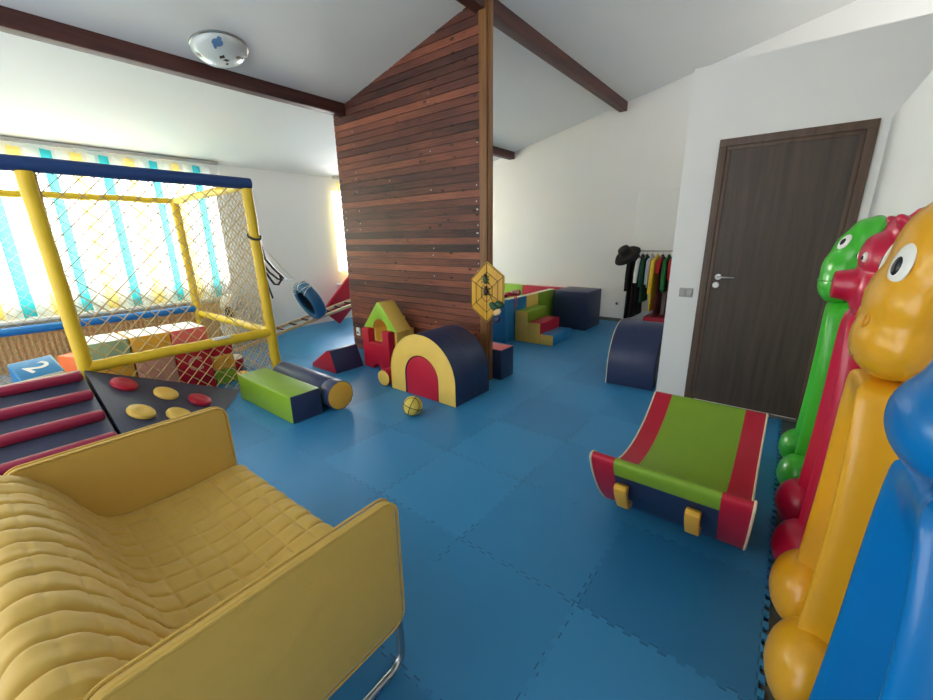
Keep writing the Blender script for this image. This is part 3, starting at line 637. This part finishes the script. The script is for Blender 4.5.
garment(1.905, 'dark maroon costume hanging second on rack behind white sleeve', 'c_dark', 1.0, .21, .033, .0)
garment(1.835, 'white costume with hanging sleeve near left end of rack', 'blackcloth', .96, .21, .03, .36, 'c_white')
garment(1.765, 'dark green costume hanging left of the pale grey shirt', 'c_green', .74, .21, .032, .42)
garment(1.690, 'pale grey and white shirt hanging in middle of rack', 'c_grey', .5, .19, .03, .38)
garment(1.615, 'mustard yellow long costume hanging in middle of rack', 'c_yel', .86, .21, .034, .52)
garment(1.535, 'dark red costume hanging right of the yellow one', 'c_mar', .95, .2, .032, .2, 'c_red')
garment(1.455, 'bright green jacket hanging near right end of rack', 'c_green2', .56, .21, .033, .44)
garment(1.375, 'black and red costume hanging right of the green jacket', 'c_mar', .94, .2, .032, .3, 'c_red')
b = NB(); box(b, -.17, .17, -.17, .17, 0, .1); o = obj('storage_box', b, 'red', None, .01, loc=(RX-.0, 1.52, .1325)); tag(o, 'red flat box resting on lower rails of the clothes rack', 'box')
t = thing('black_hat', 'black wide brimmed hat hung on left end of clothes rack', 'hat', (RX-.12, RYA+.01, RZ-.045), rot=(R(-20), R(-38), 0))
b = NB(); lathe(b, [(.215, -.045), (.18, .0), (.105, .012), (.1, .07), (.085, .115), (.04, .135), (0, .138)], 30); lathe(b, [(.215, -.045), (.17, -.01), (.1, .0), (.094, .066), (.0, .126)], 30); obj('hat_crown', b, 'blackcloth', t)
b = NB(); lathe(b, [(.103, .014), (.107, .018), (.106, .04), (.102, .044)], 30); obj('hat_band', b, 'c_dark', t)

# ------------------------------------------------------------------ ladder, red panel, tyre on straps
LA, LB = Vector((2.2, 6.0, .03)), Vector((4.75, 6.0, .50)); ld = (LB-LA).normalized(); lw = Vector((-ld.y, ld.x, 0)).normalized()
t = thing('wooden_ladder', 'pale wooden climbing ladder sloping beside the partition under blue tyre', 'ladder', (0, 0, 0))
for s, zz in ((-1, 0), (1, 0)):
    b = NB(); c0, c1 = LA+lw*s*.15, LB+lw*s*.15
    up_ = ld.cross(lw)*-1
    up_ = up_ if up_.z > 0 else -up_
    vs = []
    for p in (c0, c1):
        for a, c in ((-.018, -.024), (.018, -.024), (.018, .024), (-.018, .024)): vs.append(b.verts.new(p+lw*a+up_*c))
    for f in ((0, 1, 2, 3), (7, 6, 5, 4), (0, 4, 5, 1), (1, 5, 6, 2), (2, 6, 7, 3), (3, 7, 4, 0)): b.faces.new([vs[i] for i in f])
    obj('side_rail', b, 'beigewood', t, .005)
for i in range(12):
    p = LA.lerp(LB, (i+.6)/12); b = NB(); tube(b, [p-lw*.132, p+lw*.132], .016, 10); obj('rung', b, 'beam', t)
b = NB(); prism(b, [(3.91, .285), (4.22, .004), (4.55, .28), (4.64, .97)], 1, 0, .05); o = obj('red_panel', b, 'red', None, .006, loc=(0, 6.31, 0))
tag(o, 'red kite-shaped foam panel standing behind edge of wooden partition', 'foam panel')
ax = Vector((-.9, .12, -.42)).normalized()
tm = ax.to_track_quat('Z', 'Y').to_matrix().to_4x4()
TC = Vector((3.37, 5.80, .585))
t = thing('tyre_swing', 'blue painted tyre hanging on ropes from yellow cage post', 'tyre', TC)
b = NB(); Rt, wt = .315, .09
prof = [(Rt-.1, -wt*.8), (Rt-.05, -wt), (Rt-.015, -wt*.85), (Rt, -wt*.5), (Rt, wt*.5), (Rt-.015, wt*.85), (Rt-.05, wt), (Rt-.1, wt*.8), (Rt-.1, wt*.55), (Rt-.035, wt*.6), (Rt-.03, 0), (Rt-.035, -wt*.6), (Rt-.1, -wt*.55)]
lathe(b, prof, 40, 0, tm, True); obj('tyre_ring', b, 'tyre', t, sharp=60)
b = NB(); lathe(b, [(.0, -.01), (Rt-.04, -.01), (Rt-.04, .01), (0, .01)], 40, 0, tm @ Matrix.Translation((0, 0, -.02))); obj('tyre_hole_shade', b, 'black', t)  # black disc across the hole stands for the shade inside the tyre
b = NB(); top = TC+Vector((-.1, 0, .29))
for k in range(9):
    a = R(90+(k-4)*11); rad = tm.to_3x3() @ Vector((cos(a), sin(a), 0))
    if rad.z < 0: rad = -rad
    pts = []
    for j in range(13):
        bb = 2*PI*j/12; pts.append(rad*(Rt-.05+.062*cos(bb)) + ax*(.098*sin(bb)) + Vector((0, 0, 0)) + rad.cross(ax)*(.03*sin(bb+k*2.0)))
    tube(b, pts, .005, 5)
obj('rope_net', b, 'rope', t)
t = thing('swing_straps', 'black straps and thin white ropes tied to yellow cage post', 'straps', (CX1, CY0, 1.45))
O_ = Vector((CX1, CY0, 1.45)); W = lambda *p: [Vector(q)-O_ for q in p]
E1, E2 = (3.12, 5.62, .90), (3.30, 5.66, .92)
b = NB(); tube(b, [(-.03+.06*cos(a), .06*sin(a), .09+.03*sin(a)) for a in [2*PI*k/20 for k in range(20)]], .012, 6, closed=True); obj('post_loop', b, 'black', t)
b = NB(); tube(b, W((2.07, 4.43, 1.56), (2.11, 4.45, 1.43), (2.14, 4.47, 1.31), (2.22, 4.5, 1.21), (2.36, 4.56, 1.08)), .015, 6); tube(b, W((2.06, 4.42, 1.30), (2.16, 4.46, 1.16), (2.26, 4.5, 1.08), (2.34, 4.55, 1.06)), .011, 6); obj('strap', b, 'black', t)
b = NB(); tube(b, W((2.10, 4.42, 1.17), (2.15, 4.44, 1.09), (2.19, 4.45, 1.03), (2.24, 4.46, 1.02), (2.28, 4.46, 1.07), (2.27, 4.46, 1.13)), .012, 6); tube(b, W((2.08, 4.42, 1.2), (2.11, 4.43, 1.02), (2.145, 4.44, .88)), .01, 6); obj('strap_loop', b, 'black', t)
b = NB()
for p, q in (((2.06, 4.42, 1.5), E1), ((2.30, 4.54, 1.10), E2), ((2.30, 4.54, 1.08), E1), ((2.09, 4.42, 1.2), E1), ((2.2, 4.5, 1.05), E2)):
    p, q = Vector(p), Vector(q); m_ = p.lerp(q, .5)+Vector((0, 0, -.03)); tube(b, [p-O_, m_-O_, q-O_], .004, 5)
obj('rope', b, 'rope', t)

# ------------------------------------------------------------------ yellow sofa
t = thing('sofa', 'yellow quilted two-seat sofa on steel tube frame in the foreground', 'sofa', (-.008, .85, 0), rz=R(.8))
SD, SW = .72, 1.27
def rrect(x0, x1, z0, z1, r, n=8):
    return arc(x1-r, z0+r, r, -PI/2, 0, n)+arc(x1-r, z1-r, r, 0, PI/2, n)+arc(x0+r, z1-r, r, PI/2, PI, n)+arc(x0+r, z0+r, r, PI, 1.5*PI, n)
for y0 in (0, SW-.036):
    b = NB(); prism(b, rrect(-.035, SD, .215, .71, .055), 1, y0, y0+.036); o = obj('arm_panel', b, 'sofa', t, .015)
    b = NB()
    for yy in (y0+.001, y0+.035): tube(b, [(p[0], yy, p[1]) for p in rrect(-.035, SD, .215, .71, .055)], .0042, 6, closed=True)
    obj('piping', b, 'sofa', o)
    ym = y0+.018; lp = rrect(.012, SD-.012, .014, .30, .06)
    b = NB(); tube(b, [(p[0], ym, p[1]) for p in lp], .0135, 12, closed=True); obj('leg_frame', b, 'steel', t)
# quilted shell: profile (x,z) from back bottom over the backrest and seat down the front
PR = [(-.03, .26), (-.085, .45), (-.115, .6), (-.105, .675), (-.07, .712), (-.015, .70), (.04, .645), (.085, .57), (.13, .48), (.18, .40), (.25, .372), (.34, .364), (.45, .362), (.56, .37), (.66, .378), (.72, .374), (.747, .35), (.747, .31), (.735, .265)]
def resample(pts, n):
    # Catmull-Rom then even arc length
    P = [Vector(p) for p in pts]; D = []
    for i in range(len(P)-1):
        a, p, q, c = P[max(i-1, 0)], P[i], P[i+1], P[min(i+2, len(P)-1)]
        for k in range(12):
            s = k/12; D.append(.5*((2*p)+(q-a)*s+(2*a-5*p+4*q-c)*s*s+(3*p-a-3*q+c)*s**3))
    D.append(P[-1]); L = [0]
    for i in range(1, len(D)): L.append(L[-1]+(D[i]-D[i-1]).length)
    out = []; j = 0
    for k in range(n+1):
        s = L[-1]*k/n
        while j < len(L)-2 and L[j+1] < s: j += 1
        f = (s-L[j])/max(1e-9, L[j+1]-L[j]); out.append(D[j].lerp(D[j+1], min(1, f)))
    return out, L[-1]
NS, NY, CELLY, CELLS = 380, 372, 13, 13
prf, plen = resample(PR, NS); CELLS = round(plen/.087)
b = NB(); ya, yb = .038, SW-.038; rows = []
for i, p in enumerate(prf):
    dv = (prf[min(i+1, NS)]-prf[max(i-1, 0)]).normalized(); nv = Vector((-dv.y, dv.x))
    row = []; s_ = i/NS*CELLS; seat = max(0.0, min(1.0, (p.x-.16)/.1)) if i > NS*.3 else 0.0
    outer = max(0.0, min(1.0, (i/NS-.14)/.08))
    for j in range(NY+1):
        fy = j/NY; wy = .05*sin(i*.03+j*.013)*(1-seat); u = fy*CELLY+wy
        du = abs(u-round(u))*(yb-ya)/CELLY; ds = abs(s_-round(s_))*plen/CELLS
        pu = 1-math.exp(-du/.0065); ps = (1-math.exp(-ds/.0065)); pk = 1-.75*(1-seat)
        puf = pu*(pk*ps+1-pk)
        h = (.010+.006*(1-seat))*puf*outer + .0022*sin(fy*70+i*.06)*sin(i*.045+fy*31)*outer
        # small pull folds where the back is gathered along each seam
        h += (1-seat)*outer*.003*sin(i*.35+round(u)*2.1)*math.exp(-du/.016)
        h *= min(1, min(j, NY-j)/8)
        sag = -.028*sin(PI*fy)**.8*max(0, 1-abs(p.x-.45)/.35) if .1 < p.x < .8 and p.y < .45 else 0
        row.append(b.verts.new((p.x+nv.x*h, ya+(yb-ya)*fy, p.y+nv.y*h+sag)))
    rows.append(row)
for i in range(NS):
    for j in range(NY): b.faces.new((rows[i][j], rows[i][j+1], rows[i+1][j+1], rows[i+1][j]))
# underside
for j in range(NY): b.faces.new((rows[NS][j], rows[NS][j+1], rows[0][j+1], rows[0][j]))
for jj in (0, NY):
    b.faces.new([rows[i][jj] for i in range(NS+1)])
obj('quilted_shell', b, 'sofa', t, sharp=75)
for x_ in (.03, SD-.05):
    b = NB(); tube(b, [(x_, .02, .265), (x_, SW-.02, .265)], .0125, 10); obj('cross_tube', b, 'steel', t)

# ------------------------------------------------------------------ plastic animals against the right wall
def animal(X, name, label, m, head, w=.2, yfront=-.2, ztop=1.1, foot=(.19, .13, .085, .125), chan=.12, fy=-.232, neckw=.085):
    """stands with its back to the right wall; body is a shell with hollow front, two round feet"""
    t = thing(name, label, 'plastic animal', (X, 0, 0), group='plastic animals along the right wall')
    b = NB(); rings = []
    zs = [.012, .06, .15, .3, .45, .6, .75, .88, .97, 1.04, ztop]
    for z in zs:
        f = z/ztop; hw = w*(1.0 - .10*f) if f < .6 else max(neckw, w*.94*math.sqrt(max(0, 1-((f-.6)/.47)**2.2)))
        yr = yfront+.004*cos(f*6)-.015*f; yb = -.382
        c = chan*min(1, max(0, (.95-f)/.35)) if f > .05 else chan
        c = min(c, (yr-yb)*.9)
        sec = [(-hw, yr), (-hw*1.01, (yr+yb)/2), (-hw*.93, yb+.012), (-hw*.7, yb), (0, yb), (hw*.7, yb), (hw*.93, yb+.012), (hw*1.01, (yr+yb)/2), (hw, yr),
               (hw*.84, yr+.006), (hw*.66, yr-c*.45), (hw*.38, yr-c*.92), (0, yr-c), (-hw*.38, yr-c*.92), (-hw*.66, yr-c*.45), (-hw*.84, yr+.006)]
        rings.append([b.verts.new((x, y, z)) for x, y in sec])
    n = len(rings[0])
    for i in range(len(rings)-1):
        for k in range(n): b.faces.new((rings[i][k], rings[i][(k+1) % n], rings[i+1][(k+1) % n], rings[i+1][k]))
    b.faces.new(rings[0][::-1]); b.faces.new(rings[-1])
    o = obj('body', b, m, t, sharp=180); s = o.modifiers.new('subsurf', 'SUBSURF'); s.levels = 2; s.render_levels = 2
    for sx in (-1, 1):
        b = NB(); ell(b, (sx*foot[0], fy, foot[3]+.004), (foot[1], foot[2], foot[3]), nu=28, nv=18); obj('foot', b, m, t)
    b = NB()
    for c, r, rt in head['blobs']: ell(b, c, r, nu=28, nv=18, rot=Euler(rt) if rt else None)
    if 'tube' in head:
        (cy0, cy1, cz, r0, r1) = head['tube']; lathe(b, [(0, 0), (r0, 0), (r1*1.04, (cy1-cy0)*.9), (r1, cy1-cy0), (0, cy1-cy0)], 24, 0, Matrix.Translation((0, cy0, cz)) @ Matrix.Rotation(-PI/2, 4, 'X'))
    h = obj('head', b, m, t); remesh(h, head.get('vox', .009), head.get('sm', 24))
    bpy.context.view_layer.update(); dg = bpy.context.evaluated_depsgraph_get()
    me = bpy.data.meshes.new_from_object(h.evaluated_get(dg)); h.modifiers.clear(); h.data = me
    for v in me.vertices: v.co.y = max(v.co.y, -.384)
    bv = BVHTree.FromPolygons([v.co.copy() for v in me.vertices], [tuple(p.vertices) for p in me.polygons])
    def surf(x, z):
        loc, nr, _, _ = bv.ray_cast(Vector((x, .6, z)), Vector((0, -1, 0)))
        return (loc, nr) if loc else (Vector((x, -.25, z)), Vector((0, 1, 0)))
    for sx in (-1, 1):
        ex, ez, er, eh = head['eye']; loc, nr = surf(sx*ex, ez)
        if nr.y < 0: nr = -nr
        xa = Vector((0, 0, 1)).cross(nr).normalized(); za = nr.cross(xa); mt = Matrix((xa, za, nr)).transposed().to_4x4(); mt.translation = loc
        b = NB(); ell(b, (0, 0, .001), (er, eh, .010)); b.transform(mt); e = obj('eye', b, 'eye', t)
        b = NB(); ell(b, (0, -eh*.08, .008), (er*.46, eh*.46, .007)); b.transform(mt); obj('pupil', b, 'pupil', e)
    for nm, pts, r in head.get('creases', []):
        for sx in ((-1, 1) if nm == 'nostril' else (1,)):
            b = NB(); P_ = []
            for x, z in pts:
                loc, nr = surf(sx*x, z); P_.append(loc+nr*(.0005 if nr.y > 0 else -.0005))
            tube(b, P_, r, 6, closed=(nm == 'nostril')); obj(nm, b, head.get('cm', m), t)
    return t
Z = None
ring = lambda x, z, a, c: [(x+a*cos(2*PI*k/20), z+c*sin(2*PI*k/20)) for k in range(20)]
line = lambda x0, x1, f: [(x0+(x1-x0)*k/24, f(x0+(x1-x0)*k/24)) for k in range(25)]
M['porange_shade'] = plastic('orange_crease_shade', (206, 140, 22)); M['pgreen_shade'] = plastic('green_crease_shade', (46, 150, 32))  # darker copies put the shade of mouth and nostril dents into the colour
# green: smooth wedge shaped head
animal(3.02, 'plastic_animal', 'green plastic animal nearest the brown door', 'pgreen',
    dict(blobs=[((0, -.235, 1.225), (.16, .088, .115), Z), ((0, -.243, 1.30), (.157, .095, .13), Z), ((0, -.266, 1.38), (.148, .09, .13), Z), ((0, -.296, 1.455), (.135, .074, .11), Z), ((0, -.335, 1.52), (.11, .04, .06), Z)],
         eye=(.095, 1.445, .03, .042), cm='pgreen_shade', creases=[('mouth', line(-.15, .15, lambda x: 1.235+.5*x*x), .0035)]), w=.2, yfront=-.205, ztop=1.14, foot=(.2, .125, .1, .12), fy=-.24)
# red: tube snout and pointed ears
animal(2.28, 'plastic_animal', 'red plastic animal with square snout between green and orange ones', 'pred',
    dict(blobs=[((0, -.30, 1.27), (.15, .085, .14), Z), ((0, -.305, 1.37), (.14, .08, .13), (-.3, 0, 0)), ((0, -.335, 1.47), (.12, .05, .09), (-.4, 0, 0)),
                ((-.10, -.31, 1.525), (.035, .018, .038), (-.6, .3, 0)), ((.10, -.31, 1.525), (.035, .018, .038), (-.6, -.3, 0)), ((-.0, -.35, 1.54), (.022, .02, .045), (.4, 0, 0))],
         tube=(-.26, -.16, 1.285, .075, .055), vox=.007, sm=4, eye=(.075, 1.40, .013, .02)), w=.2, yfront=-.215, ztop=1.21, foot=(.2, .135, .1, .125), fy=-.24)
# orange: large head with nostrils
animal(1.60, 'plastic_animal', 'orange plastic animal with large white eyes and nostrils', 'porange',
    dict(blobs=[((0, -.272, 1.205), (.185, .098, .115), Z), ((0, -.278, 1.31), (.185, .094, .14), Z), ((0, -.298, 1.42), (.18, .082, .16), Z), ((0, -.325, 1.50), (.17, .055, .13), Z)],
         eye=(.10, 1.415, .040, .055), sm=30, cm='porange_shade', creases=[('nostril', ring(.075, 1.262, .012, .016), .004), ('mouth', line(-.05, .05, lambda x: 1.15+2*x*x), .0035)]), w=.2, yfront=-.2, ztop=1.1, foot=(.19, .15, .1, .145), fy=-.24, chan=.15)
# blue: round beak, nearest the camera
animal(.95, 'plastic_animal', 'blue plastic animal nearest the camera with round beak', 'pblue',
    dict(blobs=[((0, -.262, 1.19), (.15, .088, .095), Z), ((0, -.285, 1.26), (.15, .075, .09), Z), ((0, -.315, 1.40), (.13, .06, .16), Z)],
         eye=(.07, 1.44, .035, .05)), w=.21, yfront=-.215, ztop=1.1, chan=.2, foot=(.17, .12, .09, .13), fy=-.25)

# ------------------------------------------------------------------ camera, light, view
cam = bpy.data.cameras.new('camera'); co = bpy.data.objects.new('camera', cam); COL.objects.link(co)
F = 399.36; cam.sensor_width = 36; cam.lens = F/933*36; cam.clip_start = .02
pitch, roll, yaw = R(15.78), R(-.938), R(38.45)
fw = Vector((cos(yaw)*cos(pitch), sin(yaw)*cos(pitch), -sin(pitch))); rt = fw.cross(Vector((0, 0, 1))).normalized(); upv = rt.cross(fw)
r2v = rt*cos(roll)+upv*sin(roll); u2v = -rt*sin(roll)+upv*cos(roll)
mw = Matrix((r2v, u2v, -fw)).transposed().to_4x4(); mw.translation = (0, 0, 1.5); co.matrix_world = mw
scene.camera = co
w = bpy.data.worlds.new('sky'); scene.world = w; w.use_nodes = True
w.node_tree.nodes['Background'].inputs[0].default_value = (.96, .98, 1.0, 1); w.node_tree.nodes['Background'].inputs[1].default_value = 1.7
def area(name, loc, rot, sx, sy, e, c=(1, 1, 1)):
    l = bpy.data.lights.new(name, 'AREA'); l.shape = 'RECTANGLE'; l.size = sx; l.size_y = sy; l.energy = e; l.color = c
    o = bpy.data.objects.new(name, l); COL.objects.link(o); o.location = loc; o.rotation_euler = rot; return o
area('window_daylight', (.5, YW+.6, 1.75), (-PI/2, 0, 0), 4.4, 1.7, 235, (.97, .98, 1.0))
area('window_daylight', (5.5, YW+.6, 1.75), (-PI/2, 0, 0), 2.0, 1.7, 200, (.97, .98, 1.0))
scene.view_settings.view_transform = 'Standard'; scene.view_settings.look = 'None'; scene.view_settings.gamma = 1.0
scene.view_settings.use_curve_mapping = False; scene.view_settings.exposure = 0.9
scene.cycles.max_bounces = 8; scene.cycles.diffuse_bounces = 5
scene.cycles.use_denoising = True
